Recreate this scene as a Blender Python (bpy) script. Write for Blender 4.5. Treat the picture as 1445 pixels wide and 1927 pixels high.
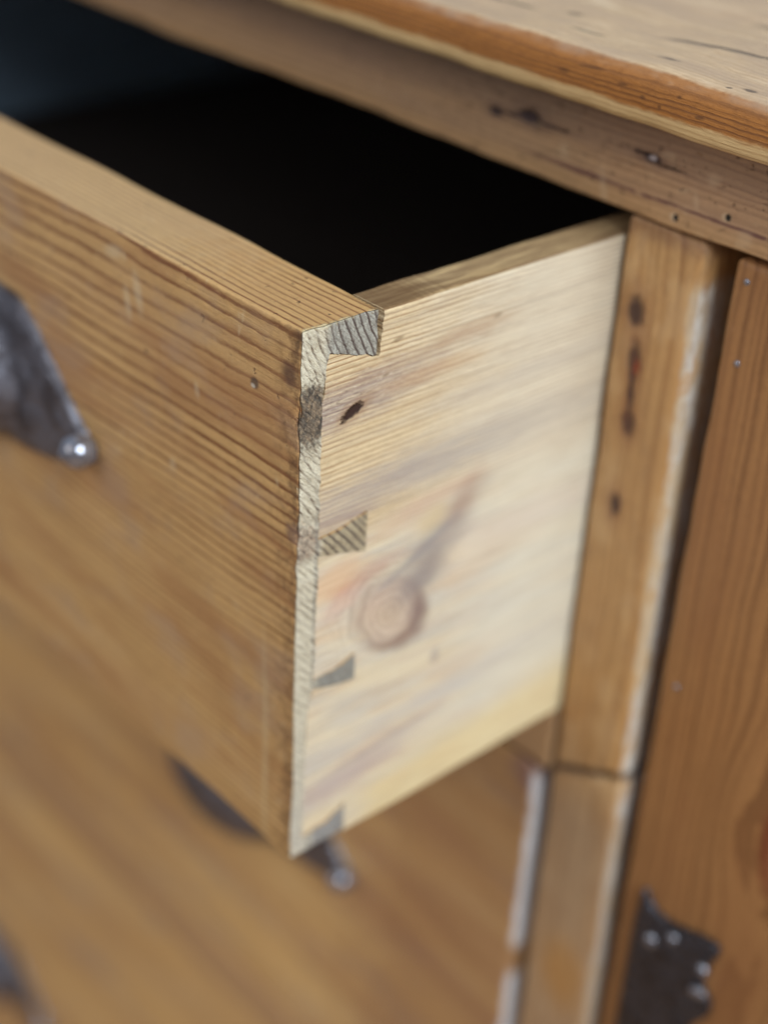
import bpy, bmesh, math, random
import numpy as np
from mathutils import Vector, Matrix, noise
random.seed(7)
for o in list(bpy.data.objects): bpy.data.objects.remove(o)
SC = bpy.context.scene
COL = SC.collection

# ---------------------------------------------------------------- camera
cam_data = bpy.data.cameras.new('camera')
cam = bpy.data.objects.new('camera', cam_data); COL.objects.link(cam); SC.camera = cam
cx, cy, cz, yaw, pit, rol, fpx = 0.22471, -0.184859, 0.133847, 0.816452, 0.546501, 0.056679, 2873.435
fw = Vector((-math.sin(yaw)*math.cos(pit), math.cos(yaw)*math.cos(pit), -math.sin(pit)))
rt = Vector((math.cos(yaw), math.sin(yaw), 0)); up = rt.cross(fw)
r2 = math.cos(rol)*rt + math.sin(rol)*up; u2 = -math.sin(rol)*rt + math.cos(rol)*up
M = Matrix((r2, u2, -fw)).transposed().to_4x4(); M.translation = Vector((cx, cy, cz))
cam.matrix_world = M
cam_data.sensor_fit = 'HORIZONTAL'; cam_data.sensor_width = 36.0
cam_data.lens = fpx/1445*36.0
cam_data.clip_start = 0.01; cam_data.clip_end = 50
cam_data.dof.use_dof = True
cam_data.dof.focus_distance = 0.327
cam_data.dof.aperture_fstop = 6.4
cam_data.dof.aperture_blades = 0

# ---------------------------------------------------------------- light
w = bpy.data.worlds.new('World'); SC.world = w; w.use_nodes = True
w.node_tree.nodes['Background'].inputs[0].default_value = (0.78, 0.86, 1.0, 1)
w.node_tree.nodes['Background'].inputs[1].default_value = 0.34
def area(name, loc, target, sx, sy, power, col):
    ld = bpy.data.lights.new(name, 'AREA'); ld.shape = 'RECTANGLE'; ld.size = sx; ld.size_y = sy
    ld.energy = power; ld.color = col
    o = bpy.data.objects.new(name, ld); COL.objects.link(o); o.location = loc
    d = Vector(target)-Vector(loc); o.rotation_euler = d.to_track_quat('-Z', 'Y').to_euler()
    return o
area('window_light', (1.9, -0.45, 1.45), (0, 0.05, -0.1), 1.2, 1.5, 88, (0.88, 0.955, 0.985))
area('room_light', (-0.6, -2.4, 1.5), (0, 0, -0.1), 1.8, 1.4, 24, (1.0, 0.95, 0.86))
SC.view_settings.view_transform = 'Standard'; SC.view_settings.look = 'None'
SC.view_settings.exposure = 0.0; SC.view_settings.gamma = 1.0
SC.cycles.max_bounces = 3; SC.cycles.use_adaptive_sampling = True; SC.cycles.adaptive_threshold = 0.02; SC.cycles.use_denoising = True

# ---------------------------------------------------------------- dimensions (metres); origin = top outer right corner of the open drawer
H, T, D, TS, W = 0.150, 0.022, 0.1017, 0.0114, 0.575
FLOOR = -0.80

# ---------------------------------------------------------------- node helpers
class S:
    """a float socket with arithmetic"""
    def __init__(s, nt, k): s.nt = nt; s.k = k
    def m(s, op, *a, clamp=False):
        n = s.nt.nodes.new('ShaderNodeMath'); n.operation = op; n.use_clamp = clamp
        for i, v in enumerate((s,)+a):
            if isinstance(v, S): s.nt.links.new(v.k, n.inputs[i])
            else: n.inputs[i].default_value = float(v)
        return S(s.nt, n.outputs[0])
    def __add__(s, o): return s.m('ADD', o)
    __radd__ = __add__
    def __sub__(s, o): return s.m('SUBTRACT', o)
    def __rsub__(s, o): return (s*-1)+o
    def __mul__(s, o): return s.m('MULTIPLY', o)
    __rmul__ = __mul__
    def __truediv__(s, o): return s.m('DIVIDE', o)
    def clamp(s): return s.m('ADD', 0, clamp=True)
    def max(s, o): return s.m('MAXIMUM', o)
    def step(s, a, b, lo=0.0, hi=1.0):
        n = s.nt.nodes.new('ShaderNodeMapRange'); n.interpolation_type = 'SMOOTHSTEP'
        s.nt.links.new(s.k, n.inputs[0])
        n.inputs[1].default_value = a; n.inputs[2].default_value = b
        n.inputs[3].default_value = lo; n.inputs[4].default_value = hi
        return S(s.nt, n.outputs[0])
class Mat:
    def __init__(s, name):
        s.mat = bpy.data.materials.new(name); s.mat.use_nodes = True; s.nt = s.mat.node_tree
        s.nt.nodes.clear()
        s.out = s.nt.nodes.new('ShaderNodeOutputMaterial'); s.b = s.nt.nodes.new('ShaderNodeBsdfPrincipled')
        s.nt.links.new(s.b.outputs[0], s.out.inputs[0])
        tc = s.nt.nodes.new('ShaderNodeTexCoord')
        sp = s.nt.nodes.new('ShaderNodeSeparateXYZ'); s.nt.links.new(tc.outputs['Object'], sp.inputs[0])
        s.x, s.y, s.z = [S(s.nt, sp.outputs[i])*1000 for i in range(3)]
        sn = s.nt.nodes.new('ShaderNodeSeparateXYZ'); s.nt.links.new(tc.outputs['Normal'], sn.inputs[0])
        s.n = [S(s.nt, sn.outputs[i]) for i in range(3)]
    def vec(s, a, b, c):
        n = s.nt.nodes.new('ShaderNodeCombineXYZ')
        for i, v in enumerate((a, b, c)):
            if isinstance(v, S): s.nt.links.new(v.k, n.inputs[i])
            else: n.inputs[i].default_value = v
        return n.outputs[0]
    def noise(s, a, b, c, detail=2.0, rough=0.5, scale=1.0, dist=0.0):
        n = s.nt.nodes.new('ShaderNodeTexNoise'); n.inputs['Scale'].default_value = scale
        n.inputs['Detail'].default_value = detail; n.inputs['Roughness'].default_value = rough
        n.inputs['Distortion'].default_value = dist
        s.nt.links.new(s.vec(a, b, c), n.inputs['Vector'])
        return S(s.nt, n.outputs[0])
    def mix(s, f, a, b, mode='MIX'):
        n = s.nt.nodes.new('ShaderNodeMix'); n.data_type = 'RGBA'; n.blend_type = mode
        n.clamp_factor = True
        if isinstance(f, S): s.nt.links.new(f.k, n.inputs[0])
        else: n.inputs[0].default_value = f
        for i, v in ((6, a), (7, b)):
            if isinstance(v, tuple): n.inputs[i].default_value = (*v, 1)
            else: s.nt.links.new(v, n.inputs[i])
        return n.outputs[2]
    def ell(s, u, v, cu, cv, ru, rv, rot=0.0, soft=0.3, nz=None, amp=0.0):
        du, dv = u-cu, v-cv
        if rot:
            c, q = math.cos(rot), math.sin(rot)
            du, dv = du*c+dv*q, dv*c-du*q
        d = ((du/ru).m('POWER', 2)+(dv/rv).m('POWER', 2)).m('SQRT') if False else ((du/ru)*(du/ru)+(dv/rv)*(dv/rv)).m('SQRT')
        if nz is not None: d = d+(nz-0.5)*amp
        return d.step(1-soft, 1+soft, 1, 0)
    def link(s, sock, name):
        s.nt.links.new(sock.k if isinstance(sock, S) else sock, s.b.inputs[name])
    def bump(s, h, dist):
        n = s.nt.nodes.new('ShaderNodeBump'); n.inputs['Distance'].default_value = dist
        n.inputs['Strength'].default_value = 1.0
        s.nt.links.new(h.k, n.inputs['Height']); s.nt.links.new(n.outputs[0], s.b.inputs['Normal'])

def srgb(r, g, b):
    f = lambda c: (c/255/12.92) if c/255 <= 0.04045 else ((c/255+0.055)/1.055)**2.4
    return (f(r), f(g), f(b))

def wood(name, axis, pith, spacing, early, late, tint=None, warp=2.5, seed=0.0, line=1.0, knots=(), end=None,
         rough=0.5, fibre=0.16, extra=None, sharp=0.93, fade=None, low=0.30, varies=0.8, bump=1.0, spec=0.4, patch=0.5):
    """pine: growth rings round a pith parallel to `axis`; all lengths in mm of the part's own space"""
    m = Mat(name)
    l, a, b = {'x': (m.x, m.y, m.z), 'y': (m.y, m.x, m.z), 'z': (m.z, m.x, m.y)}[axis]
    kb = b if axis != 'z' else a                   # direction across the visible face
    kb0 = kb
    for (kl, kc, R, amt) in knots:                 # grain bends round each knot
        dl = (l-kl)/(R*2.2); dc = (kb0-kc)/(R*1.2)
        g = ((dl*dl+dc*dc)*-1).m('EXPONENT')
        kb = kb-(kb0-kc)*g*amt
    if axis == 'z': a = kb
    else: b = kb
    big = m.noise(l*0.006+seed, a*0.02, b*0.02, 2, 0.5)
    mid = m.noise(l*0.03+seed, a*0.11, b*0.11+seed, 2, 0.5)
    fine = m.noise(l*0.25, a*1.2+seed, b*1.2, 1, 0.5)
    da, db = a-pith[0], b-pith[1]
    r = (da*da+db*db).m('SQRT')+(big-0.5)*warp*6+(mid-0.5)*warp*0.9+(fine-0.5)*0.34
    ph = r/spacing
    ph = ph+(m.noise(r*0.09, seed, 0.3, 1, 0.5)-0.5)*varies*6
    fr = ph.m('FRACT')
    ringid = m.noise(ph.m('FLOOR')*7.31, seed, 0.7, 0)
    lw = fr.step(low, sharp)*fr.step(sharp, 1.0, 1, 0)
    lw = lw*(ringid*1.3+0.15).clamp()*line
    if fade: lw = lw*fade(m)
    fib = m.noise(l*0.05+seed, a*3.5, b*3.5, 3, 0.6)
    fib2 = m.noise(l*0.015+seed, a*0.9, b*0.9, 3, 0.6)
    pat = m.noise(l*0.012, a*0.04+seed, b*0.05, 3, 0.6)
    col = m.mix(lw, early, late)
    dark = tuple(c*0.62 for c in early)
    col = m.mix((fib-0.5).m('MULTIPLY', fibre*8, clamp=True), col, tuple(c*0.45 for c in late), 'MIX') if fibre > 0 else col
    col = m.mix(fib2.step(0.35, 0.75)*0.35, col, dark)
    grit = m.noise(l*0.45, a*1.5+seed, b*1.5, 3, 0.85)
    col = m.mix(grit.step(0.48, 0.70)*0.30, col, tuple(c*0.5 for c in early)); col = m.mix(grit.step(0.50, 0.32)*0.22 if False else grit.step(0.30, 0.46, 1, 0)*0.25, col, tuple(min(1, c*1.45) for c in early))
    if tint: col = m.mix(pat.step(0.42, 0.68)*patch, col, tint)
    for (kl, kc, R, amt) in knots:
        if amt > 1.2 or R < 0.1: continue
        nz = m.noise(l*0.5, kb0*0.5, seed, 3, 0.6)
        halo = m.ell(l, kb0, kl, kc, R*1.9, R*1.05, 0, 0.5, nz, 1.2)
        core = m.ell(l, kb0, kl, kc, R*0.95, R*0.62, 0, 0.35, nz, 0.9)
        col = m.mix(halo*0.6, col, tuple(c*0.55 for c in late))
        col = m.mix(core*0.92, col, (0.035, 0.022, 0.018))
    mot = m.noise(m.x*0.9+seed, m.y*0.9, m.z*0.9, 4, 0.8)
    col = m.mix(mot.step(0.50, 0.66)*0.22, col, tuple(c*0.5 for c in early))
    endm = m.n['xyz'.index(axis)].m('ABSOLUTE').step(0.55, 0.85)
    speck = m.noise(m.x*1.9, m.y*1.9, m.z*1.9, 3, 0.75)
    if end:
        ecol = m.mix(lw*0.9, end[0], end[1])
        ecol = m.mix(speck.step(0.35, 0.62)*0.5, ecol, tuple(c*0.5 for c in end[0]))
        col = m.mix(endm, col, ecol)
    hgt = fib*0.6+fib2*0.4+grit*0.7+endm*speck*1.6
    ctx = dict(m=m, l=l, a=a, b=b, lw=lw, fib=fib, speck=speck, endm=endm, mid=mid, big=big, pat=pat, ph=ph)
    rg = (fib2-0.5)*0.25+rough+endm*0.3
    if extra:
        res = extra(ctx, col, hgt, rg); col, hgt, rg = res
    m.link(col, 'Base Color'); m.link(rg.clamp(), 'Roughness')
    m.b.inputs['Specular IOR Level'].default_value = spec
    m.bump(hgt, 0.00022*bump)
    return m.mat

# ---------------------------------------------------------------- mesh helpers
def lin(a, b, r, step, dense=None):
    """grid coordinates with extra lines inside the rounded edge"""
    L = [a, a+r*0.12, a+r*0.3, a+r*0.6, a+r]
    x = a+r
    end = b-r
    while x < end-1e-9:
        s = step
        if dense and dense[0] <= x <= dense[1]: s = dense[2]
        x = min(x+s, end); L.append(x)
    if L[-1]-L[-2] < step*0.2: L.pop(-2)
    L += [b-r*0.6, b-r*0.3, b-r*0.12, b]
    return L
def board_mesh(name, lo, hi, r=0.0012, step=0.006, dense=None, wob=0.0003, rn=0.5, seed=0.0, wear=None, warp=None):
    """a plank: box with rounded, unevenly worn edges and slightly wavy faces. dense: {axis:(a,b,step)}"""
    dense = dense or {}
    G = [lin(lo[i], hi[i], min(r*1.8, (hi[i]-lo[i])*0.4), step, dense.get(i)) for i in range(3)]
    idx = {}; verts = []; faces = []
    nx, ny, nz = [len(g) for g in G]
    lo_, hi_ = Vector(lo), Vector(hi)
    def V(i, j, k):
        key = (i, j, k)
        if key in idx: return idx[key]
        p = Vector((G[0][i], G[1][j], G[2][k]))
        q = noise.noise(p*90+Vector((seed, 0, 0)))
        q2 = noise.noise(p*320+Vector((0, seed, 0)))
        rr = r*(1+rn*q+rn*0.6*q2)
        if wear: rr = max(rr, wear(p))
        c = Vector([min(max(p[t], lo_[t]+rr), hi_[t]-rr) if hi_[t]-lo_[t] > 2*rr else (lo_[t]+hi_[t])/2 for t in range(3)])
        d = p-c
        cnt = sum(1 for t in range(3) if abs(d[t]) > 1e-9)
        if cnt > 1 and d.length > 1e-9: p = c+d.normalized()*rr
        if d.length > 1e-9 and wob:
            p = p+d.normalized()*wob*(noise.noise(p*38+Vector((0, 0, seed)))-0.4+0.3*q2)
        if warp: p = warp(p)
        idx[key] = len(verts); verts.append(p); return idx[key]
    for i in range(nx-1):
        for j in range(ny-1):
            faces.append((V(i, j, 0), V(i, j+1, 0), V(i+1, j+1, 0), V(i+1, j, 0)))
            faces.append((V(i, j, nz-1), V(i+1, j, nz-1), V(i+1, j+1, nz-1), V(i, j+1, nz-1)))
    for i in range(nx-1):
        for k in range(nz-1):
            faces.append((V(i, 0, k), V(i+1, 0, k), V(i+1, 0, k+1), V(i, 0, k+1)))
            faces.append((V(i, ny-1, k), V(i, ny-1, k+1), V(i+1, ny-1, k+1), V(i+1, ny-1, k)))
    for j in range(ny-1):
        for k in range(nz-1):
            faces.append((V(0, j, k), V(0, j, k+1), V(0, j+1, k+1), V(0, j+1, k)))
            faces.append((V(nx-1, j, k), V(nx-1, j+1, k), V(nx-1, j+1, k+1), V(nx-1, j, k+1)))
    me = bpy.data.meshes.new(name); me.from_pydata([tuple(v) for v in verts], [], faces)
    me.update(); return me
def finish(me, ang=38):
    for p in me.polygons: p.use_smooth = True
    me.set_sharp_from_angle(angle=math.radians(ang))
def prism_mesh(name, poly, x0, x1):
    """outline in (y, z) pushed along x"""
    bm = bmesh.new()
    vs = [bm.verts.new((x0, y, z)) for y, z in poly]
    f = bm.faces.new(vs); ex = bmesh.ops.extrude_face_region(bm, geom=[f])
    for v in ex['geom']:
        if isinstance(v, bmesh.types.BMVert): v.co.x = x1
    bmesh.ops.recalc_face_normals(bm, faces=bm.faces)
    me = bpy.data.meshes.new(name); bm.to_mesh(me); bm.free(); return me
def boolean(me, cutter, op):
    a = bpy.data.objects.new('tmp_a', me); b = bpy.data.objects.new('tmp_b', cutter)
    COL.objects.link(a); COL.objects.link(b)
    md = a.modifiers.new('b', 'BOOLEAN'); md.object = b; md.operation = op; md.solver = 'EXACT'
    dg = bpy.context.evaluated_depsgraph_get()
    out = bpy.data.meshes.new_from_object(a.evaluated_get(dg)); out.name = me.name
    bpy.data.objects.remove(a); bpy.data.objects.remove(b); bpy.data.meshes.remove(cutter)
    return out
def part(name, me, mat, parent, loc=(0, 0, 0), rot=None, kind=None, label=None):
    o = bpy.data.objects.new(name, me); COL.objects.link(o)
    if mat and not me.materials: me.materials.append(mat)
    o.parent = parent; o.location = loc
    if rot: o.rotation_euler = rot
    if kind: o['kind'] = kind
    if label: o['label'] = label
    return o
def thing(name, label, cat, loc, group=None):
    o = bpy.data.objects.new(name, None); COL.objects.link(o); o.location = loc
    o.empty_display_size = 0.05
    o['label'] = label; o['category'] = cat
    if group: o['group'] = group
    return o
def board(name, lo, hi, mat, parent, base, ang=38, label=None, **kw):
    me = board_mesh(name, lo, hi, **kw); finish(me, ang)
    return part(name, me, mat, parent, loc=tuple(-Vector(base)), label=label)

# ---------------------------------------------------------------- materials
PLUM = srgb(110, 92, 100)
def front_extra(c, col, h, rg):
    m = c['m']; x, y, z = m.x, m.y, m.z
    nz = m.noise(x*0.25, y*0.25, z*0.25, 4, 0.65)
    fr = (m.n[1]*-1).step(0.4, 0.8)
    bs = m.noise(x*0.016, y*0.03, (z+x*0.04)*0.11+2, 3, 0.6)
    col = m.mix(bs.step(0.46, 0.66)*0.50*fr, col, srgb(150, 102, 64)); col = m.mix(bs.step(0.30, 0.46, 1, 0)*0.40*fr, col, srgb(206, 168, 118))
    gy = m.noise(x*0.035, y*0.03, z*0.06+5, 3, 0.6)
    col = m.mix(gy.step(0.50, 0.68)*0.35*fr, col, srgb(166, 142, 122))
    # grime along the worn corner
    gsp = m.noise(x*0.7, y*0.7, z*0.9, 3, 0.8)
    col = m.mix((x+(nz-0.5)*9).step(-6, -0.5)*gsp.step(0.40, 0.58)*0.5*fr, col, srgb(84, 58, 38))
    g1 = x.step(-14, -1)*nz.step(0.42, 0.66)*0.55*fr
    col = m.mix(g1, col, srgb(96, 66, 44))
    col = m.mix(m.ell(x, z, -4.0, -11.5, 2.4, 2.6, 0, 0.6, nz, 1.8)*0.75*fr, col, srgb(74, 48, 44))
    col = m.mix(m.ell(x, z, -15.8, -18.4, 1.3, 1.3, 0, 0.4, nz, 1.0)*0.8*fr, col, srgb(70, 58, 52))
    col = m.mix(m.ell(x, z, -16.4, -19.2, 0.7, 0.5, 0, 0.4, nz, 1.0)*0.7*fr, col, srgb(205, 195, 180))
    # gauge line and small pale rubs
    gl = m.ell(x, z, -11.2, -122, 0.8, 34, 0.02, 0.7, nz, 0.6)
    col = m.mix(gl*0.32*fr, col, srgb(205, 188, 150))
    rub = m.noise(x*0.16+3.1, y*0.4, z*0.10, 3, 0.7)
    col = m.mix(rub.step(0.63, 0.73)*0.38, col, srgb(206, 186, 150))
    for (px, pz, a, b) in ((-62, -13, 1.6, 5), (-72, -6, 4, 1.6), (-66.5, -17, 1.2, 4.0), (-38, -29, .8, 2.0), (-49, -54, 1.0, 1.6)):
        col = m.mix(m.ell(x, z, px, pz, a, b, 0.2, 0.6, nz, 1.0)*0.35*fr, col, srgb(210, 195, 165))
    ding = m.noise(x*0.35, y*0.35, z*0.35+7, 3, 0.6)
    dm = ding.step(0.665, 0.72)
    col = m.mix(dm*0.55*(1-c['endm']), col, srgb(72, 52, 38))
    # end grain: grey pins, cream strip, dirty bruised stretch
    e = c['endm']
    nz2 = m.noise(x*0.9, y*0.9, z*0.9, 4, 0.7)
    grey = (y+(nz2-0.5)*3).step(5.5, 9)
    col = m.mix(e*grey*0.78, col, m.mix(c['lw'], m.mix(z.step(-90, -60, 1, 0), m.mix(z.step(-50, -30, 1, 0), srgb(166, 164, 156), srgb(182, 164, 130)), srgb(134, 134, 130)), srgb(66, 50, 50)))
    bruise = m.ell(y, z, 3, -21.0, 6, 7.5, 0, 0.3, nz2, 1.0)
    nzb = m.noise(y*0.55, z*0.42, x*0.5, 6, 0.8, dist=1.2)
    col = m.mix(e*bruise*0.92, col, m.mix(nzb.step(0.40, 0.60), srgb(58, 50, 48), m.mix(nz2.step(0.45, 0.6), srgb(132, 112, 92), srgb(176, 150, 120))))
    b2 = m.ell(y, z, 2.2, -53.5, 4.2, 5.0, 0, 0.4, nz2, 1.2)
    col = m.mix(e*b2*0.7, col, m.mix(nzb.step(0.4, 0.62), srgb(92, 74, 68), srgb(196, 170, 146)))
    low = z.step(-150, -100, 1, 0)
    col = m.mix(e*low*0.35, col, srgb(168, 166, 170))
    # worn outer arris picks up dark grime between hard lines
    col = m.mix(nz.step(0.55, 0.7)*x.step(-3, -0.4)*fr*0.5, col, srgb(60, 44, 34))
    fray = ((z*-1).m('MAXIMUM', 0.0)+(x*-1).m('MAXIMUM', 0.0)*1.0+(nz2-0.5)*2.6).step(0.2, 1.3, 1, 0)
    col = m.mix(fray*0.7*(z.step(-3, -1)), col, srgb(222, 206, 164))
    col = m.mix(e*(y-6.0+(nz2-0.5)*1.4).m('ABSOLUTE').step(0.3, 1.0, 1, 0)*z.step(-60, -30, 1, 0)*0.65, col, srgb(80, 74, 76))
    tpf = m.n[2].step(0.5, 0.9)
    col = m.mix(tpf*(y+(nz2-0.5)*5).step(19.8, 22)*x.step(-14, -4)*0.75, col, srgb(70, 52, 42))
    col = m.mix(tpf*(x+(nz-0.5)*60).step(-70, -20, 1, 0)*0.25, col, srgb(196, 176, 144))
    rope = m.noise(y*0.35, (z+y)*1.1, 3.3, 2, 0.6)
    col = m.mix(e*y.step(6, 8, 1, 0)*rope.step(0.38, 0.62)*(bruise*-0.9+1)*(b2*-0.8+1)*0.6, col, srgb(230, 221, 198)); h = h+e*rope*4
    pg = m.noise(y*2.2, (z+y*0.6)*0.5, 7.7, 3, 0.7)
    col = m.mix(e*y.step(7, 9)*pg.step(0.42, 0.62)*0.40, col, srgb(92, 80, 74)); col = m.mix(m.ell(x, z, -1.6, -50.5, 2.6, 2.6, 0, 0.4, nz2, 1.4)*fr*0.6, col, srgb(108, 84, 76))
    h = h+e*nz2*2.2+fray*nz2*2.5+dm*-1.2+e*bruise*nzb*5
    return col, h, rg

M_FRONT = wood('pine_drawer_front', 'x', (175, 62), 1.75, srgb(198, 158, 104), srgb(104, 52, 24), tint=srgb(180, 140, 96),
               warp=1.0, seed=3.3, line=1.25, low=0.50, sharp=0.88, fade=lambda m: (m.z+m.x*-0.1).step(-110, -50, 0.55, 1.0)*(m.y.step(7, 10)*m.z.step(-85, -75, 1, 0)*-0.85+1), end=(srgb(216, 204, 178), srgb(104, 80, 62)), extra=front_extra, rough=0.46, varies=0.35, fibre=0.06)

def side_extra(c, col, h, rg):
    m = c['m']; y, z, x = m.y, m.z, m.x
    nz = m.noise(y*0.07, z*0.22, x*0.2, 4, 0.65)
    nzs = m.noise(y*0.10, z*0.9, 2.2, 4, 0.7)
    nzr = m.noise(y*0.10, z*0.15, 5.1, 4, 0.6)
    nzq = m.noise(y*0.022, (z+(y*0.05))*0.16, 8.3, 3, 0.6)
    side = m.n[0].step(0.3, 0.7)
    # cool glare painted in as a paler tone towards the back
    col = m.mix((y+(nz-0.5)*40).step(16, 75)*0.55*side, col, srgb(216, 210, 196))
    gr = m.noise(y*0.045, z*2.1, x*0.5+6, 3, 0.75); gr2 = m.noise(y*0.02, z*0.5, x*0.5+1, 4, 0.7)
    def grain(c_):
        c_ = m.mix(gr.step(0.50, 0.66)*0.40*side, c_, srgb(150, 122, 92))
        c_ = m.mix(c['lw']*(low*-0.75+1)*0.40*side, c_, srgb(140, 98, 60)); c_ = m.mix(gr.step(0.34, 0.46, 1, 0)*0.30*side, c_, srgb(232, 222, 198))
        return m.mix(gr2.step(0.54, 0.68)*0.22*side, c_, srgb(158, 142, 126))
    # lower half: smooth pink-grey flat-sawn wood without marked rings
    low = (z+(nz-0.5)*14).step(-62, -52, 1, 0)
    pink = m.mix(nzq.step(0.35, 0.68), srgb(218, 202, 172), srgb(196, 188, 176))
    pink = m.mix(m.noise(y*0.028, z*0.14, 9.1, 3, 0.6).step(0.46, 0.68)*0.5, pink, srgb(202, 168, 136))
    pink = m.mix(y.step(35, 85)*0.65, pink, srgb(216, 210, 192))  # the same cool glare painted into the back of the lower half
    col = m.mix(low*0.86*side, col, pink)
    col = grain(col)
    # mauve streaks
    def streak(cy_, cz_, ry, rz, rot, amt, colr):
        nonlocal col
        k = m.ell(y, z, cy_, cz_, ry, rz, rot, 0.6, nzs, 1.9)*(gr.step(0.32, 0.56)*0.6+0.4)
        col = m.mix(k*amt*0.9*side, col, colr)
    streak(14, -21.5, 26, 5.2, 0.08, 0.66, srgb(142, 130, 134))
    scr = m.noise(y*0.35, z*2.2, 4.4, 3, 0.8)
    col = m.mix(m.ell(y, z, 16, -20, 18, 5, 0.08, 0.6, nzs, 1)*scr.step(0.52, 0.66)*0.6*side, col, srgb(96, 78, 70))
    col = m.mix(m.ell(y, z, 20, -18, 22, 7, 0.08, 0.6, nzs, 1)*scr.step(0.30, 0.42, 1, 0)*0.6*side, col, srgb(232, 222, 206))
    streak(30, -15.5, 24, 2.4, 0.06, 0.45, srgb(160, 134, 116))
    streak(52, -13.5, 12, 1.8, 0.03, 0.55, srgb(166, 130, 100))
    streak(38, -20.5, 16, 2.0, 0.05, 0.50, srgb(190, 152, 112))
    streak(22, -46.5, 36, 4.6, 0.02, 0.55, srgb(142, 134, 140))
    streak(62, -44.5, 40, 5.5, -0.02, 0.50, srgb(168, 158, 150))
    streak(12, -51.5, 10, 2.2, 0.0, 0.45, srgb(128, 112, 122))
    streak(80, -30, 40, 2.4, 0.02, 0.30, srgb(170, 158, 150))
    # knot and the dark flame running from it
    kx, kz = 30.5, -85.0
    dy, dz = y-kx, z-kz
    wob = m.noise(y*0.11, z*0.11, 1.7, 4, 0.65)
    dzz = dz+dy*0.30
    d = (dy*dy/1.30+dzz*dzz*0.9).m('SQRT')+(wob-0.5)*5
    kr = (d/2.3+(wob-0.5)*1.0).m('FRACT')
    ring = kr.step(0.2, 0.8)*kr.step(0.8, 1.0, 1, 0)
    d2 = (((y-kx+5)*(y-kx+5))/2.2+(z-kz-7)*(z-kz-7)*0.8).m('SQRT')+(wob-0.5)*13
    lt = ((dy*-0.75+dzz*0.65)/13).clamp()
    arcp = (d/2.6+(wob-0.5)*2.2).m('FRACT'); arc = arcp.step(0.15, 0.6)*arcp.step(0.6, 1.0, 1, 0)
    near = d.step(9.5, 21, 1, 0)*(nzr.step(0.34, 0.60)*0.6+0.4)
    col = m.mix(near*0.50*side, col, srgb(204, 194, 176))
    col = m.mix(near*arc*(lt*0.8+0.25)*0.55*side, col, srgb(142, 122, 108))
    body = d.step(6.0, 12.5, 1, 0)
    col = m.mix(body*0.58*side, col, m.mix(ring*0.7, srgb(196, 168, 146), srgb(146, 112, 98)))
    col = m.mix(d.step(1.5, 5.5, 1, 0)*0.5*side, col, srgb(190, 166, 140))
    rim = d.step(6.0, 9.2)*d.step(9.4, 13.0, 1, 0)
    rs = ((dy*0.8+dzz*-0.6+5)/13).clamp()
    col = m.mix(rim*(rs*0.45+0.15)*side, col, srgb(104, 66, 56))
    def fl(cy_, cz_, ry, rz, rot, amt, colr, soft=0.6):
        nonlocal col
        col = m.mix(m.ell(y, z, cy_, cz_, ry, rz, rot, soft, nzr, 1.3)*amt*side, col, colr)
    fl(47, -69, 13, 5.5, 0.72, 0.42, srgb(142, 132, 130), 0.98)
    fl(54, -60, 7.5, 3.6, 1.0, 0.40, srgb(158, 122, 104), 0.98)
    fl(42, -56, 14, 2.2, 0.1, 0.40, srgb(196, 156, 132), 0.9)
    fl(42, -78, 7, 4.0, 0.5, 0.55, srgb(118, 110, 112), 0.8)
    fl(38, -71, 12, 1.3, 0.45, 0.45, srgb(124, 124, 132), 0.8)
    fl(43, -62, 5.5, 3.6, 0.5, 0.5, srgb(206, 184, 140))
    fl(22, -70, 10, 2.6, 0.15, 0.5, srgb(176, 132, 116))
    fl(12, -68, 8, 5.0, 0.1, 0.5, srgb(210, 162, 124))
    fl(15, -75, 7, 3.0, 0.3, 0.4, srgb(190, 140, 130))
    fl(40, -90, 3, 6, 0.2, 0.45, srgb(126, 104, 100))
    fl(20, -131, 22, 4.5, 0.12, 0.45, srgb(158, 146, 156), 0.9)
    fl(28, -126.5, 22, 1.0, 0.12, 0.35, srgb(140, 124, 126))
    fl(60, -118, 40, 3.0, 0.08, 0.35, srgb(176, 168, 168), 0.9)
    fl(70, -75, 34, 5.0, 0.05, 0.30, srgb(206, 178, 160), 0.9)
    fl(48, -106, 1.6, 2.2, 0, 0.5, srgb(140, 124, 126))
    fl(41, -75, 11, 7, 0.75, 0.45, srgb(134, 124, 120), 0.98)
    # bare, waxy yellow band rubbed by the runner
    band = (z+(y*-0.085)+139.5+(nz-0.5)*3)
    col = m.mix(band.step(-7.5, 5.0, 1, 0)*0.66*(m.n[0].step(-0.4, 0.1))*y.step(20, 32, 0.25, 1.0), col, m.mix(nzs.step(0.3, 0.7), srgb(222, 202, 150), srgb(206, 178, 126)))
    # nail hole
    nz3 = m.noise(y*0.8, z*0.8, 0.4, 3, 0.6)
    nh = m.ell(y, z, 15.4, -24.0, 3.0, 1.3, 0.42, 0.30, nz3, 1.6)
    col = m.mix(m.ell(y, z, 16.0, -23.8, 5.2, 2.4, 0.42, 0.6, nz3, 0.8)*0.5*side, col, srgb(150, 110, 70))
    col = m.mix(nh*0.95*side, col, srgb(44, 26, 26))
    for (a, b_, q) in ((28, -9.5, 1.0), (60, -12, 0.9), (25, -17.5, 0.7)):
        col = m.mix(m.ell(y, z, a, b_, q*1.6, q*0.5, 0.2, 0.4, nz3, 0.8)*0.5*side, col, srgb(110, 88, 60))
    # grime on the top edge behind the joint
    tp = m.n[2].step(0.4, 0.8)
    tl = m.noise(y*0.05, x*0.9, 3.3, 4, 0.7)
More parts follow.
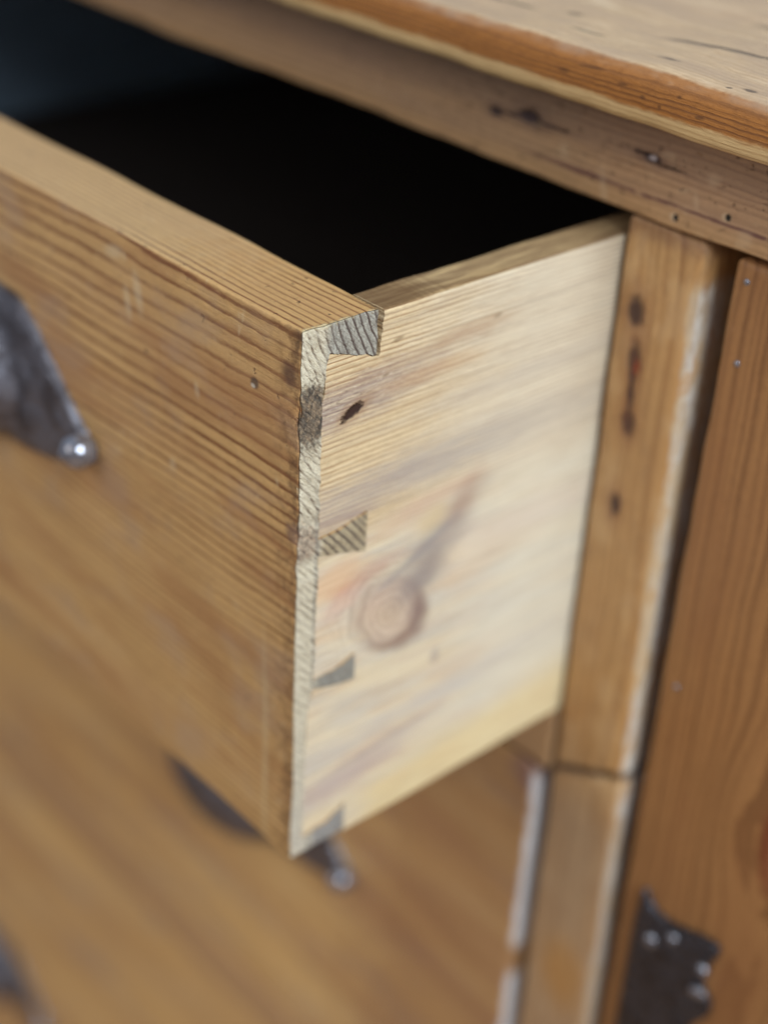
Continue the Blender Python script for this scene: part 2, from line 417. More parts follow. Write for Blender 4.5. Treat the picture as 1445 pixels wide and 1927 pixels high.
    col = m.mix(tp*0.80, col, m.mix(tl.step(0.36, 0.60), srgb(184, 156, 112), srgb(112, 84, 54)))
    col = m.mix(tp*m.ell(y, x, 29, -5, 12, 10, 0, 0.6, nz3, 1.6)*0.75, col, srgb(96, 68, 42))
    col = m.mix(tp*(y.step(70, 100))*0.45, col, srgb(110, 84, 60))
    h = h+nh*-6
    return col, h, rg+low*0.05
M_SIDE = wood('pine_drawer_side', 'y', (-14, 160), 1.32, srgb(220, 196, 156), srgb(138, 96, 60), tint=srgb(210, 190, 156), warp=0.45, low=0.45,
              seed=11.0, line=0.85, extra=side_extra, rough=0.62, spec=0.25, varies=0.3, fibre=0.05, bump=0.8,
              knots=((30.5, -85, 11, 0.9001+0.4),))

def rail_extra(c, col, h, rg):
    m = c['m']; x, y, z = m.x, m.y, m.z
    nz = m.noise(x*0.3, y*0.3, z*0.5, 4, 0.65)
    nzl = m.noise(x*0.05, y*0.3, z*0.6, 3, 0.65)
    col = m.mix((z+(nzl-0.5)*8).step(15, 21)*0.45, col, srgb(128, 104, 90))  # soft shade below the overhanging top painted onto the rail
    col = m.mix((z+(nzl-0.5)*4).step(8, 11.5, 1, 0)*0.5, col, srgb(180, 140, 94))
    # wine-coloured crack line parallel with the lower edge
    ln = (z-10.8+(nzl-0.5)*2.4).m('ABSOLUTE')
    col = m.mix(ln.step(0.25, 0.7, 1, 0)*nz.step(0.25, 0.42)*0.85*(x.step(-50, -10)), col, srgb(92, 50, 52))
    for (px, pz, a, b) in ((-46.5, 17.9, 2.2, 1.1), (-34.5, 19.6, 3.6, 1.7), (-27, 19.0, 5, 0.25), (-40.5, 18.7, 3, 0.3), (5.5, 20.0, 2.4, 1.0), (10, 19.2, 5, 0.2), (2.5, 20.5, 2.5, .3)):
        k = m.ell(x, z, px, pz, a, b, 0.0, 0.45, nz, 1.0)
        col = m.mix(m.ell(x, z, px, pz, a*2, b*2, 0, 0.7, nz, 1.2)*0.35, col, srgb(86, 62, 60))
        col = m.mix(k*0.9, col, srgb(48, 36, 42))
        h = h+k*-3
    col = m.mix(m.ell(x, z, 5.8, 20.2, 1.1, 0.7, 0.2, 0.4, nz, 1.0)*0.85, col, srgb(190, 180, 182))
    for (px, pz) in ((15.2, 8.1), (29.6, 12.5)):
        hole = m.ell(x, z, px, pz, 0.7, 0.8, 0, 0.25)
        col = m.mix(m.ell(x, z, px-0.5, pz, 1.3, 1.1, 0, 0.3, nz, 0.6)*0.7, col, srgb(196, 170, 140))
        col = m.mix(hole, col, (0.01, 0.008, 0.007)); h = h+hole*-8
    for (px, pz, a, b) in ((24, 20, 1.6, 1.5), (20, 14, 0.6, 2.4), (16, 15, 2.0, 0.5), (35, 9, 2, 2), (-8, 9, 1.0, 5), (-22, 14.5, 1.4, 2.0), (10, 22, 2.2, 0.6)):
        k = m.ell(x, z, px, pz, a, b, 0.3, 0.7, nz, 1.6)
        col = m.mix(k*0.28, col, srgb(206, 180, 148))
    s = m.noise(x*0.4+5, y*0.4, z*0.5, 4, 0.7)
    col = m.mix(s.step(0.62, 0.70)*0.45, col, srgb(84, 60, 46)); h = h-s.step(0.60, 0.70)*1.5
    col = m.mix(m.noise(x*0.2+9, y*0.4, z*0.35, 4, 0.7).step(0.6, 0.7)*0.3, col, srgb(196, 168, 132))
    return col, h, rg
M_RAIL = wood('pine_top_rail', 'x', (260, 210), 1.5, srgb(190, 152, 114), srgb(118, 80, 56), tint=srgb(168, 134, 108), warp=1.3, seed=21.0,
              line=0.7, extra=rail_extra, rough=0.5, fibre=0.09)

def top_extra(c, col, h, rg):
    m = c['m']; x, y, z = m.x, m.y, m.z
    nz = m.noise(x*0.12, y*0.35, z*0.5, 4, 0.65)
    nzf = m.noise(x*0.5, y*0.5, z*0.9, 4, 0.7)
    fr = (m.n[1]*-1+(nzf-0.5)*0.25).step(0.22, 0.52)
    lowb = (z+(nz-0.5)*2.6).step(35.2, 36.6, 1, 0)
    orange = m.mix(c['lw'], srgb(158, 102, 46), srgb(92, 52, 24))
    orange = m.mix(z.step(40.5, 43.5)*0.4, orange, srgb(150, 100, 56))
    orange = m.mix(nzf.step(0.45, 0.7)*0.4, orange, srgb(112, 66, 30))
    pale = m.mix(c['lw'], srgb(196, 164, 116), srgb(156, 120, 76))
    col = m.mix(fr, col, m.mix(lowb, orange, pale))
    tp = m.n[2].step(0.4, 0.85)
    blo = m.noise(x*0.03, y*0.09, 4.0, 4, 0.65)
    col = m.mix(tp*blo.step(0.38, 0.64)*0.6, col, srgb(172, 148, 126)); col = m.mix(tp*blo.step(0.30, 0.46, 1, 0)*0.5, col, srgb(220, 200, 174))
    ry = y-114+(x*-0.22)
    crack = ((ry-1+(nz-0.5)*2).m('ABSOLUTE')).step(0.4, 1.3, 1, 0)*x.step(-8, 2)*x.step(36, 46, 1, 0)
    col = m.mix(crack*tp*0.85, col, srgb(60, 56, 54)); h = h-crack*3
    c2 = ((y-106+(x*0.02)+(nz-0.5)*5).m('ABSOLUTE')).step(0.4, 1.4, 1, 0)*x.step(-62, -54)*x.step(-46, -38, 1, 0)
    col = m.mix(c2*tp*0.8, col, srgb(70, 62, 56))
    c3 = ((y-144+(nz-0.5)*6).m('ABSOLUTE')).step(0.4, 2.0, 1, 0)*x.step(-4, 4)
    col = m.mix(c3*tp*0.7, col, srgb(84, 72, 60))
    for (px, py, a, b) in ((35, 94.3, 1.6, 0.9), (9, 98, 3.0, 0.6), (-32, 112, 2.4, 1.2), (31, 92, 0.8, .6), (-18, 101, 5, 0.7)):
        k = m.ell(x, y, px, py, a, b, 0.1, 0.4, nzf, 1.0)
        col = m.mix(k*tp*0.75, col, srgb(74, 64, 58))
    for (px, pz, a, b) in ((6, 40.0, 1.6, 0.4), (12, 38.5, 0.8, 0.5), (22, 41, 0.6, 0.4), (-12, 39, 1.6, .5), (-4, 41.5, 4, 0.3), (28, 38, 1.2, .4), (17, 37.6, 0.5, 0.5)):
        k = m.ell(x, z, px, pz, a, b, 0.1, 0.5, nzf, 1.6)
        col = m.mix(k*fr*0.6, col, srgb(66, 36, 18))
    return col, h, rg-0.02
M_TOP = wood('pine_top', 'x', (155, -60), 0.95, srgb(212, 184, 148), srgb(172, 136, 100), tint=srgb(192, 162, 132), warp=1.1, seed=31.0,
             line=0.8, extra=top_extra, rough=0.5, fibre=0.08)

def stile_extra(c, col, h, rg):
    m = c['m']; x, y, z = m.x, m.y, m.z
    nz = m.noise(x*0.5, y*0.3, z*0.12, 4, 0.65)
    nzf = m.noise(x*0.5, y*0.5, z*0.4, 4, 0.7)
    # arris rubbed down to bare wood, whitish gleam of the lit edge painted in
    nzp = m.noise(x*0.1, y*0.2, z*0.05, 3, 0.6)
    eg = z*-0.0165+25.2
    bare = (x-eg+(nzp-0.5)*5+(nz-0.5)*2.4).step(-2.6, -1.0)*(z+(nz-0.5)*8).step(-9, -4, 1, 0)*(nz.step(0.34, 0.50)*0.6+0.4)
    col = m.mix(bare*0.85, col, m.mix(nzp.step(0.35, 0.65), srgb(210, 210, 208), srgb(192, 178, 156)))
    hz = (x+(nz-0.5)*6).step(18.5, 23.5)*(1-bare)
    col = m.mix(hz*0.45, col, srgb(196, 150, 96))
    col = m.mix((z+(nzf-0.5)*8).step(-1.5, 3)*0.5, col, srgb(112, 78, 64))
    col = m.mix(nz.step(0.5, 0.64)*0.35, col, srgb(140, 104, 74)); col = m.mix(nzp.step(0.5, 0.66)*0.3, col, srgb(204, 172, 130))
    jl = ((z+165.6+(x-13.5)*-0.48+(nzf-0.5)*1.2).m('ABSOLUTE'))
    col = m.mix(jl.step(0.8, 2.6, 1, 0)*0.75, col, srgb(66, 46, 42))
    col = m.mix(x.step(1.0, 3.5, 1, 0)*z.step(-150, -140, 1, 0)*z.step(-185, -175)*0.6, col, srgb(84, 56, 54))
    for (px, pz, a, b) in ((9.0, -32, 1.9, 4.8), (9.8, -49.4, 2.0, 3.4), (9.7, -74.5, 1.6, 3.2), (7.4, -19, 2.4, 3.8), (9.4, -41, 0.9, 5)):
        k = m.ell(x, z, px, pz, a, b, 0.05, 0.45, nzf, 1.3)
        col = m.mix(m.ell(x, z, px, pz, a*1.9, b*2, 0, 0.7, nzf, 1.2)*0.45, col, srgb(128, 78, 50))
        if px > 7: col = m.mix(k*0.9, col, srgb(52, 32, 34)); h = h+k*-3
        else: col = m.mix(k*0.5, col, srgb(100, 84, 70))
    col = m.mix(m.ell(x, z, 10.2, -33.5, 0.7, 2.2, 0, 0.5, nzf, 1)*0.8, col, srgb(150, 60, 30))
    # lower half: greyed, scuffed
    lo = (z+(nz-0.5)*30).step(-190, -160, 1, 0)
    col = m.mix(lo*0.45, col, srgb(150, 130, 112))
    col = m.mix(m.ell(x, z, 16, -250, 8, 14, 0, .6, nz, 1)*0.6, col, srgb(176, 124, 58))
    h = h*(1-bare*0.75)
    return col, h, rg
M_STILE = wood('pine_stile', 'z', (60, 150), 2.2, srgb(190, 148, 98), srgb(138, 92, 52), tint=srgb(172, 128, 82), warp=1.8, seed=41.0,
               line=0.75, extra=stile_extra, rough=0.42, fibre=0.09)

def door_extra(c, col, h, rg):
    m = c['m']; x, y, z = m.x, m.y, m.z
    nz = m.noise(x*0.3, y*0.3, z*0.15, 4, 0.65)
    col = m.mix(m.ell(x, z, 79, -145, 5.5, 20, 0, 0.25, nz, 0.5)*0.75, col, srgb(112, 50, 30))
    col = m.mix(m.ell(x, z, 80, -145, 3.4, 15, 0, 0.4, nz, 0.5)*0.7, col, srgb(160, 110, 76))
    sp = m.noise(x*0.35, y*0.3, z*0.2, 4, 0.7)
    col = m.mix(sp.step(0.64, 0.72)*0.35, col, srgb(190, 140, 100))
    return col, h, rg
M_DOOR = wood('pine_door', 'z', (78, 135), 2.0, srgb(160, 114, 70), srgb(104, 64, 36), tint=srgb(138, 92, 56), warp=1.6, seed=51.0,
              line=0.85, rough=0.45, extra=door_extra, fibre=0.09, knots=((-145, 79, 12, 1.3),))

def low_extra(c, col, h, rg):
    m = c['m']; x, y, z = m.x, m.y, m.z
    nz = m.noise(x*0.1, y*0.3, z*0.1, 4, 0.6)
    nzf = m.noise(x*0.4, y*0.5, z*0.1, 4, 0.7)
    bn = m.noise(x*0.004, y*0.02, (z+x*0.02)*0.035, 3, 0.6)
    col = m.mix(bn.step(0.46, 0.62)*0.55, col, srgb(160, 118, 88)); col = m.mix(bn.step(0.32, 0.46, 1, 0)*0.55, col, srgb(214, 180, 128))
    bl = m.noise(x*0.012, y*0.02, z*0.05+9, 4, 0.65)
    col = m.mix(bl.step(0.52, 0.64)*0.45, col, srgb(150, 130, 122))
    col = m.mix((x+(nz-0.5)*60).step(-120, -50)*0.55, col, srgb(138, 94, 66))
    col = m.mix(m.ell(x, z, -8, -182, 7, 7, 0, 0.6, nzf, 1)*0.6, col, srgb(120, 88, 92))
    # right hand arris rubbed bare
    bare = (x+(nz-0.5)*5+(nzf-0.5)*2).step(-7.2, -5.4)*(1-m.ell(z, x, -262, -1, 7, 20, 0, 0.5, nz, 0.6))*(z.step(-184, -178, 1, 0))
    col = m.mix(bare*0.9, col, srgb(214, 212, 214))
    return col, h, rg
M_LOW = wood('pine_lower_drawer', 'x', (200, -120), 4.2, srgb(216, 174, 114), srgb(160, 116, 76), tint=srgb(208, 174, 124), warp=5.5, seed=61.0,
             line=0.6, rough=0.42, extra=low_extra, varies=1.2, patch=0.6)
M_PLAIN = wood('pine_carcass', 'x', (200, -60), 2.4, srgb(172, 130, 88), srgb(120, 80, 48), warp=2.0, seed=71.0, line=0.7)
M_DARK = wood('dark_shade_inside', 'x', (200, -60), 2.4, srgb(62, 56, 54), srgb(42, 38, 38), warp=2.0, seed=81.0, line=0.6, rough=0.7, spec=0.15)  # blackness of the unlit interior put into the wood colour
M_COOL_LIT = wood('cool_light_inside', 'y', (60, -60), 2.4, srgb(164, 190, 216), srgb(140, 160, 184), warp=2.0, seed=91.0, line=0.5, rough=0.7, spec=0.15)  # cool light on the far drawer side put into the blue-grey colour

def iron(name, base, rust, rough, bd=0.0008):
    m = Mat(name)
    n1 = m.noise(m.x*0.15, m.y*0.15, m.z*0.15, 4, 0.6); n2 = m.noise(m.x*0.6, m.y*0.6, m.z*0.6, 4, 0.7)
    col = m.mix(n1.step(0.42, 0.66)*0.7, base, rust)
    col = m.mix(n2.step(0.55, 0.7)*0.5, col, tuple(c*0.35 for c in base))
    m.link(col, 'Base Color'); m.link(((n2-0.5)*0.5+rough).clamp(), 'Roughness')
    m.b.inputs['Metallic'].default_value = 0.75
    m.bump(n1*1.6+n2*0.6, bd)
    return m.mat
M_IRON = iron('dark_iron', srgb(118, 118, 128), srgb(66, 60, 62), 0.34, 0.0007)
M_NAIL = iron('nail_iron', srgb(158, 162, 176), srgb(96, 90, 92), 0.06, 0.00005)
M_HINGE = iron('hinge_iron', srgb(72, 74, 84), srgb(44, 38, 36), 0.26, 0.0009)

# ---------------------------------------------------------------- floor
me = board_mesh('floor', (-1.6, -1.6, FLOOR-0.03), (1.6, 1.0, FLOOR), r=0.002, step=0.3, wob=0)
fl = part('floor', me, M_PLAIN, None); fl['kind'] = 'structure'; finish(me)

# ---------------------------------------------------------------- dresser carcass
BASE = Vector((-0.12, 0.32, FLOOR))
dresser = thing('dresser', 'old waxed pine dresser with overhanging top, slim pale-edged post and reddish door on the right', 'dresser', BASE)
DX = 0.36        # right edge of the door
def db(name, lo, hi, mat, **kw): return board(name, lo, hi, mat, dresser, BASE, **kw)
db('dresser_top', (-W-0.05, D-0.015, 0.0318), (DX+0.06, 0.56, 0.0448), M_TOP, r=0.0021, rn=0.35, step=0.008, wear=lambda p: 0.0046 if (p.z > 0.037 and p.y < D) else 0.0014,
   dense={0: (-0.14, 0.06, 0.002), 1: (D-0.02, D+0.04, 0.002)}, wob=0.0006, seed=2.2)
def sag(p):
    return Vector((p.x, p.y, p.z+0.0009*noise.noise(Vector((p.x*14, 3.1, 0)))))
db('top_rail', (-W-0.03, D, 0.0052), (DX+0.04, D+0.022, 0.0317), M_RAIL, r=0.0011, step=0.006, dense={0: (-0.12, 0.06, 0.0015), 2: (0, 0.035, 0.0015)},
   wob=0.0005, seed=5.0, warp=sag)
# the slim post right of the drawers, in two lengths meeting at a slanting joint
def post(name, z0, z1, slant_lo, slant_hi, seed):
    def wp(p):
        q = p.copy()
        t = (p.x-0.0135)/0.0135
        if abs(p.z-z0) < 0.004: q.z += slant_lo*t
        if abs(p.z-z1) < 0.004: q.z += slant_hi*t
        if p.x > 0.014: q.x += (-0.0165*p.z*1 if p.z > -0.3 else 0.00495)-0.0020
        q.x += 0.0006*noise.noise(Vector((seed, 2.0, p.z*18))) if p.x > 0.02 else 0
        return q
    def wear(p):
        e = 0.0011
        if p.x > 0.018 and p.y < D+0.01: e = 0.0032+0.0013*noise.noise(Vector((seed, 0, p.z*22)))+0.0006*noise.noise(Vector((seed, 0, p.z*90)))
        return e
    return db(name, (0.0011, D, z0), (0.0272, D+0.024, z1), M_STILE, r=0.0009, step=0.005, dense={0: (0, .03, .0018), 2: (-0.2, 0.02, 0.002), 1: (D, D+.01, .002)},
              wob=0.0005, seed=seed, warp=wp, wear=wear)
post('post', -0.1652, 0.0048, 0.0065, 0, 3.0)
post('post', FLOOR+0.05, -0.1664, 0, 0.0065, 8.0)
db('left_post', (-W-0.03, D, FLOOR+0.05), (-W-0.002, D+0.024, 0.0048), M_PLAIN, step=0.02)
db('right_post', (DX, D, FLOOR+0.05), (DX+0.035, D+0.024, 0.0048), M_PLAIN, step=0.02)
def rail(z0, z1, seed, mt=None): db('drawer_rail', (-W-0.001, D, z0), (-0.0006, D+0.04, z1), mt or M_RAIL, r=0.0012, step=0.008, seed=seed)
rail(-0.1750, -0.1525, 12.0)
rail(-0.4215, -0.3972, 14.0)
db('plinth', (-W-0.03, D, FLOOR), (DX+0.035, D+0.03, FLOOR+0.049), M_PLAIN, step=0.02)
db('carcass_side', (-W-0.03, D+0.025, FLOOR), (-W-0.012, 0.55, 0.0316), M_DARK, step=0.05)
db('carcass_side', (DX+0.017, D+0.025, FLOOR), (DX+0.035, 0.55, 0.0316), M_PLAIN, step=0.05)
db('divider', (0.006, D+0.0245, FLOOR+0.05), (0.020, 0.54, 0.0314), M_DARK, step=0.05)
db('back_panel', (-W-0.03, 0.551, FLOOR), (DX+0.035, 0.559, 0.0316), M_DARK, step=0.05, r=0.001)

# door
door_me = board_mesh('door', (0.10, D+0.011, FLOOR+0.12), (0.30, D+0.019, -0.06), r=0.001, step=0.02)
finish(door_me)
door = part('door', door_me, M_DOOR, dresser, loc=tuple(-BASE))
def dsub(name, me, mat, loc=(0, 0, 0), rot=None, ang=38, label=None):
    finish(me, ang); return part(name, me, mat, door, loc=loc, rot=rot, label=label)
dsub('door_stile', board_mesh('door_stile', (0.0330, D+0.001, FLOOR+0.052), (0.1020, D+0.022, 0.0040), r=0.0016, step=0.006,
     dense={0: (0.03, .09, 0.003), 2: (-0.1, 0.01, 0.003)}, wob=0.0004, seed=4.4), M_DOOR)
dsub('door_stile', board_mesh('door_stile', (0.298, D+0.001, FLOOR+0.052), (0.358, D+0.022, 0.0040), r=0.0016, step=0.02), M_DOOR)
dsub('door_rail', board_mesh('door_rail', (0.1022, D+0.001, -0.066), (0.2978, D+0.022, 0.0040), r=0.0012, step=0.02), M_DOOR)
dsub('door_rail', board_mesh('door_rail', (0.1022, D+0.001, FLOOR+0.052), (0.2978, D+0.022, FLOOR+0.13), r=0.0012, step=0.02), M_DOOR)
# wrought hinge leaf with pointed scallops
hp = [(0.0412, -0.1905), (0.0452, -0.1965), (0.0500, -0.1975), (0.0560, -0.1962), (0.0635, -0.1935), (0.0690, -0.1928), (0.0695, -0.1965),
      (0.0668, -0.2025), (0.0655, -0.2080), (0.0672, -0.2120), (0.0705, -0.2155), (0.0702, -0.2215), (0.0668, -0.2265), (0.0640, -0.2330),
      (0.0660, -0.2400), (0.0700, -0.2450), (0.0690, -0.2520), (0.0620, -0.2560), (0.0520, -0.2590), (0.0450, -0.2640), (0.0405, -0.2700),
      (0.0400, -0.2600), (0.0402, -0.2300), (0.0400, -0.2050), (0.0406, -0.1960)]
def plate_mesh(name, pts, y0, th, dome=0.0):
    bm = bmesh.new()
    n = len(pts); fine = []
    for i in range(n):
        a, b = Vector(pts[i]), Vector(pts[(i+1) % n])
        for t in range(4): fine.append(a.lerp(b, t/4))
    for _ in range(2): fine = [(fine[i-1]+fine[i]*2+fine[(i+1) % len(fine)])/4 for i in range(len(fine))]
    c = sum(fine, Vector((0, 0)))/len(fine)
    rings = []
    prof = [(1.0, 0.0), (1.0, th*0.6), (0.985, th*0.9), (0.95, th), (0.8, th+dome*0.3), (0.6, th+dome*0.6), (0.35, th+dome*0.9), (0.12, th+dome)]
    for s, hgt in prof:
        rings.append([bm.verts.new((c.x+(p.x-c.x)*s, y0-hgt, c.y+(p.y-c.y)*s)) for p in fine])
    for a, b in zip(rings, rings[1:]):
        for i in range(len(fine)):
            j = (i+1) % len(fine); bm.faces.new((a[i], a[j], b[j], b[i]))
    bm.faces.new(rings[-1]); bm.faces.new(list(reversed(rings[0])))
    bmesh.ops.recalc_face_normals(bm, faces=bm.faces)
    me = bpy.data.meshes.new(name); bm.to_mesh(me); bm.free(); return me
dsub('hinge_plate', plate_mesh('hinge_plate', hp, D+0.0009, 0.0018, 0.0006), M_HINGE)
def dome_mesh(name, r, hgt, flat=0.0):
    """round nail head, facing -Y, uneven"""
    bm = bmesh.new(); bmesh.ops.create_uvsphere(bm, u_segments=20, v_segments=12, radius=1)
    for v in bm.verts:
        c = v.co.copy()
        k = 1+0.09*noise.noise(c*2.3)
        v.co = Vector((c.x*r*k, c.z*hgt*k if c.z < 0 else c.z*hgt*k, c.y*r*k))
        v.co.y = -v.co.y
    bmesh.ops.recalc_face_normals(bm, faces=bm.faces)
    me = bpy.data.meshes.new(name); bm.to_mesh(me); bm.free(); finish(me, 60); return me
NAIL = dome_mesh('nail', 0.0048, 0.0052); SMALL = dome_mesh('nail', 0.0022, 0.0016); PIN = dome_mesh('nail_head', 0.0008, 0.0004)
for (x, z, q) in ((0.0475, -0.2075, 0.9), (0.0662, -0.2040, 0.8), (0.0662, -0.2135, 1.15), (0.0545, -0.2005, 0.7)):
    o = part('nail', SMALL, M_NAIL, door, loc=(x, D-0.0013, z), rot=(0.3*q, q*5, 0)); o.scale = (q*1.2, 0.8, q)
for (x, z) in ((0.0372, -0.0010), (0.0386, -0.0215), (0.0385, -0.119)):
    part('nail_head', PIN, M_NAIL, door, loc=(x, D+0.0011, z))

# ---------------------------------------------------------------- cup pulls
def pull_mesh():
    """bat-wing back plate with a hollow cup, centre at the origin, facing -Y"""
    bm = bmesh.new(); N, K = 56, 14
    def half(x):                                     # upper and lower edge of the plate
        q = max(0.0745-abs(x), 0)
        k = min(q/0.036, 1)
        up_ = 0.0015+0.029*(k*k*(3-2*k)*0.45+k*0.55)+0.0025*(1-(x/0.0745)**2)
        lo_ = -0.0015-0.015*(1-math.exp(-q/0.025))
        return lo_-0.001, up_
    def hgt(x, z):
        d = (x/0.036)**2+((z-0.004)/0.027)**2
        cup = 0.019*max(0, 1-d)**0.55 if z > -0.02 else 0
        ridge = 0.0010*math.exp(-((math.sqrt(max(d, 0))-1.18)/0.07)**2)
        return 0.0022+cup+ridge
    grid = []
    for i in range(N+1):
        x = -0.0742+0.1484*i/N; lo_, up_ = half(x); row = []
        for k in range(K+1):
            z = lo_+(up_-lo_)*k/K
            e = min(k, K-k)/1.0
            y = -(hgt(x, z) if 0 < k < K else 0.0014)
            y -= 0.0004*noise.noise(Vector((x*160, 0, z*160)))
            row.append(bm.verts.new((x, y, z)))
        grid.append(row)
    for i in range(N):
        for k in range(K): bm.faces.new((grid[i][k], grid[i+1][k], grid[i+1][k+1], grid[i][k+1]))
    geo = bmesh.ops.extrude_edge_only(bm, edges=[e for e in bm.edges if e.is_boundary])
    for v in geo['geom']:
        if isinstance(v, bmesh.types.BMVert): v.co.y = 0.0
    bmesh.ops.recalc_face_normals(bm, faces=bm.faces)
    me = bpy.data.meshes.new('pull'); bm.to_mesh(me); bm.free(); finish(me, 50); return me
PULL = pull_mesh()
def pull(parent, loc):
    p = part('pull', PULL, M_IRON, parent, loc=loc)
    for sx in (-1, 1): part('nail', NAIL, M_NAIL, p, loc=(sx*0.0715, -0.0040, 0.0006))
    return p

# ---------------------------------------------------------------- lower drawers (closed)
def drawer_base(z0): return Vector((-W/2, D+0.15, z0))
def low_drawer(label, z1, z0, pull_z, yoff, mat, seed):
    b = drawer_base(z0)
    t = thing('drawer', label, 'drawer', b, 'drawers of the pine dresser')
    k = dict(parent=t, base=b)
    def wear(p):
        if p.x > -0.008 and p.y < D+0.008: return 0.0026+0.0012*noise.noise(Vector((seed, 0, p.z*25)))
        return 0.0012
    board('drawer_front', (-W+0.001, D+yoff, z0), (-0.0040, D+yoff+0.02, z1), mat, r=0.0012, step=0.008, dense={0: (-0.012, 0, 0.0015), 2: (-.30, -.17, .003)}, wob=0.0006, seed=seed, wear=wear, **k)
    board('drawer_side', (-0.016, D+0.0205, z0), (-0.004, 0.5, z1-0.003), M_SIDE, step=0.05, **k)
    board('drawer_side', (-W+0.004, D+0.0205, z0), (-W+0.016, 0.5, z1-0.003), M_SIDE, step=0.05, **k)
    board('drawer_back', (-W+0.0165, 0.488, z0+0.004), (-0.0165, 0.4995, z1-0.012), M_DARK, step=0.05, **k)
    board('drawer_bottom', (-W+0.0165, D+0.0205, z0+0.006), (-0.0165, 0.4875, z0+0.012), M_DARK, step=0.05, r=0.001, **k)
    for px in (-0.160, -0.418): pull(t, tuple(Vector((px, D+yoff-0.0001, pull_z))-b))
low_drawer('closed drawer with dark cup pull directly under the open drawer', -0.1776, -0.3960, -0.287, 0.0004, M_LOW, 6.6)
low_drawer('lowest closed drawer, its dark cup pull at the bottom left corner', -0.4228, -0.7460, -0.612, 0.0004, M_LOW, 9.6)

# ---------------------------------------------------------------- the open drawer
b1 = Vector((-W/2, 0.2, -H))
dr = thing('drawer', 'open pine drawer with hand-cut dovetails and a knot in its pale side', 'drawer', b1, 'drawers of the pine dresser')
OFF = tuple(-b1)
# joint outline in mm (y, z): everything right of it belongs to the drawer side
J = [(22.7, 6), (22.9, -3), (22.5, -11.7), (17, -10.2), (7.9, -7.3), (7.1, -9.5), (6.9, -14), (6.3, -19), (6.2, -30), (6.3, -37), (6.4, -53.9), (13, -53.6), (20.9, -51.7),
     (21.3, -57), (21.0, -62.5), (14, -60.4), (6.5, -58.7), (6.3, -75), (6.1, -94.6), (12, -94.4), (19.2, -92.2), (19.3, -96), (19.1, -100.0), (12, -98.7), (6.0, -97.2),
     (5.3, -100), (4.4, -106), (4.1, -125), (3.9, -144.4), (11, -143.9), (18.1, -140.8), (18.0, -146), (17.7, -158)]
def resample(pts, step=0.9):
    out = []
    for a, b in zip(pts, pts[1:]):
        a, b = Vector(a), Vector(b); n = max(1, int((b-a).length/step))
        for i in range(n): out.append(a.lerp(b, i/n))
    out.append(Vector(pts[-1])); return out
rs = resample(J, 0.35)
jit = []
for i, p in enumerate(rs):
    q = Vector((noise.noise(Vector((p.x*0.9, p.y*0.9, 1))), noise.noise(Vector((p.x*0.9, p.y*0.9, 9)))))*0.20
    q += Vector((noise.noise(Vector((p.x*2.6, p.y*2.6, 2))), noise.noise(Vector((p.x*2.6, p.y*2.6, 6)))))*0.13
    q += Vector((noise.noise(Vector((p.x*0.3, p.y*0.3, 3))), noise.noise(Vector((p.x*0.3, p.y*0.3, 5)))))*0.22
    jit.append(p+q)
def closed(pts, right): return [(p.x/1000, p.y/1000) for p in pts]+[(right, pts[-1].y/1000), (right, pts[0].y/1000)]
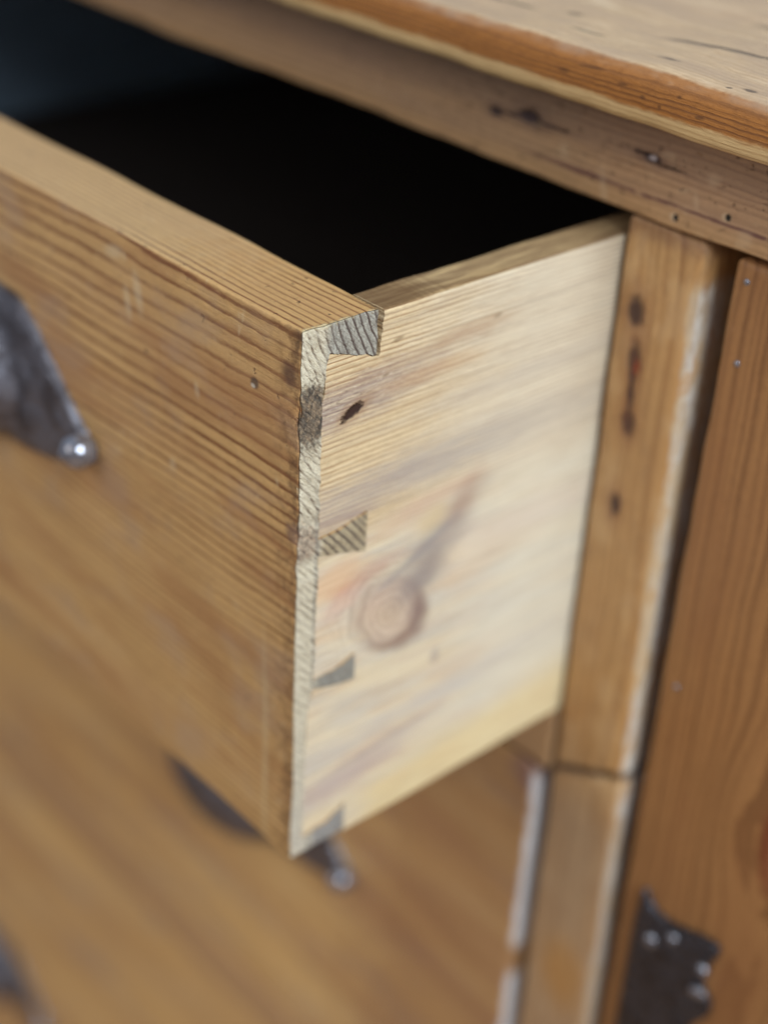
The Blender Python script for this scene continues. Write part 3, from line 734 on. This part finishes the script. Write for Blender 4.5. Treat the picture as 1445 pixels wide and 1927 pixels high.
# offset the side's copy of the outline to leave the dark joint line
off = []
for i, p in enumerate(jit):
    a, b = jit[max(i-1, 0)], jit[min(i+1, len(jit)-1)]
    t = (b-a).normalized(); nrm = Vector((-t.y, t.x))      # outline runs downward: this normal points to +y
    gap = 0.17+0.22*abs(noise.noise(Vector((p.x*0.4, p.y*0.4, 7))))
    if p.y > -9 and p.x > 15: gap += 0.22+0.25*noise.noise(Vector((p.x*2, p.y*2, 4)))
    if abs(p.y+12) < 7 and p.x < 8: gap += 0.5*math.exp(-((p.y+16.5)/3.0)**2)
    off.append(p+nrm*gap)
def fwear(p):
    """worn radius of the outer corner with two bruised spots"""
    e = 0.0007
    if p.x > -0.006 and p.y < 0.006:
        z = p.z*1000
        e = 0.0006+0.0009*abs(noise.noise(Vector((0, 4.0, z*0.5))))
        e += 0.0013*math.exp(-((z+20)/4.0)**2)*(1+0.5*noise.noise(Vector((0, 0, z*1.3))))
        e += 0.0010*math.exp(-((z+50)/2.5)**2)
        e += 0.0022*max(0, noise.noise(Vector((3, 0, z*0.22)))-0.15)
        if z > -2.5: e = 0.0008
    return e
fm = board_mesh('drawer_front', (-W, 0, -H), (0, T, 0), r=0.0007, step=0.006, dense={0: (-0.035, 0, 0.0012), 2: (-0.07, 0.0, 0.0012), 1: (0, T, 0.0015)},
                wob=0.00035, rn=0.5, seed=1.5, wear=fwear,
                warp=lambda p: Vector((p.x+(0.0006*noise.noise(p*260) if p.x > -0.0008 else 0), p.y+(0.0003*noise.noise(Vector((p.x*25, 1, p.z*60)))), p.z)))
fm = boolean(fm, prism_mesh('c', closed(jit, 0.06), -TS, 0.02), 'DIFFERENCE')
finish(fm, 32); part('drawer_front', fm, M_FRONT, dr, loc=OFF)
YB = 0.44
sm = board_mesh('drawer_side', (-TS+0.0001, 0.0005, -0.1512), (-0.0003, YB, -0.0010), r=0.0008, step=0.007, dense={1: (0, 0.11, 0.002), 2: (-.15, 0, .003)}, wob=0.00035, seed=2.5,
                warp=lambda p: Vector((p.x, p.y, p.z-(0.0007*max(0, noise.noise(Vector((0, p.y*60, 3)))) if p.z > -0.01 else 0))))
sm = boolean(sm, prism_mesh('c', closed(off, 0.6), -0.05, 0.02), 'INTERSECT')
finish(sm, 32); part('drawer_side', sm, M_SIDE, dr, loc=OFF)
board('drawer_side', (-W+0.0003, T+0.0003, -H), (-W+TS, YB, -0.001), M_COOL_LIT, dr, b1, step=0.03, label='far side board, cool light painted into its bluish colour')
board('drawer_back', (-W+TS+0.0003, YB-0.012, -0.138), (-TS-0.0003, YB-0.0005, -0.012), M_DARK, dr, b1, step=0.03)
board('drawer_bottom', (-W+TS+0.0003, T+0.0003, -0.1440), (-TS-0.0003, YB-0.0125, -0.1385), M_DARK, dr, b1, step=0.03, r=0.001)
for px in (-0.158, -0.418): pull(dr, tuple(Vector((px, -0.0001, -0.0665))-b1))
bpy.context.view_layer.update()
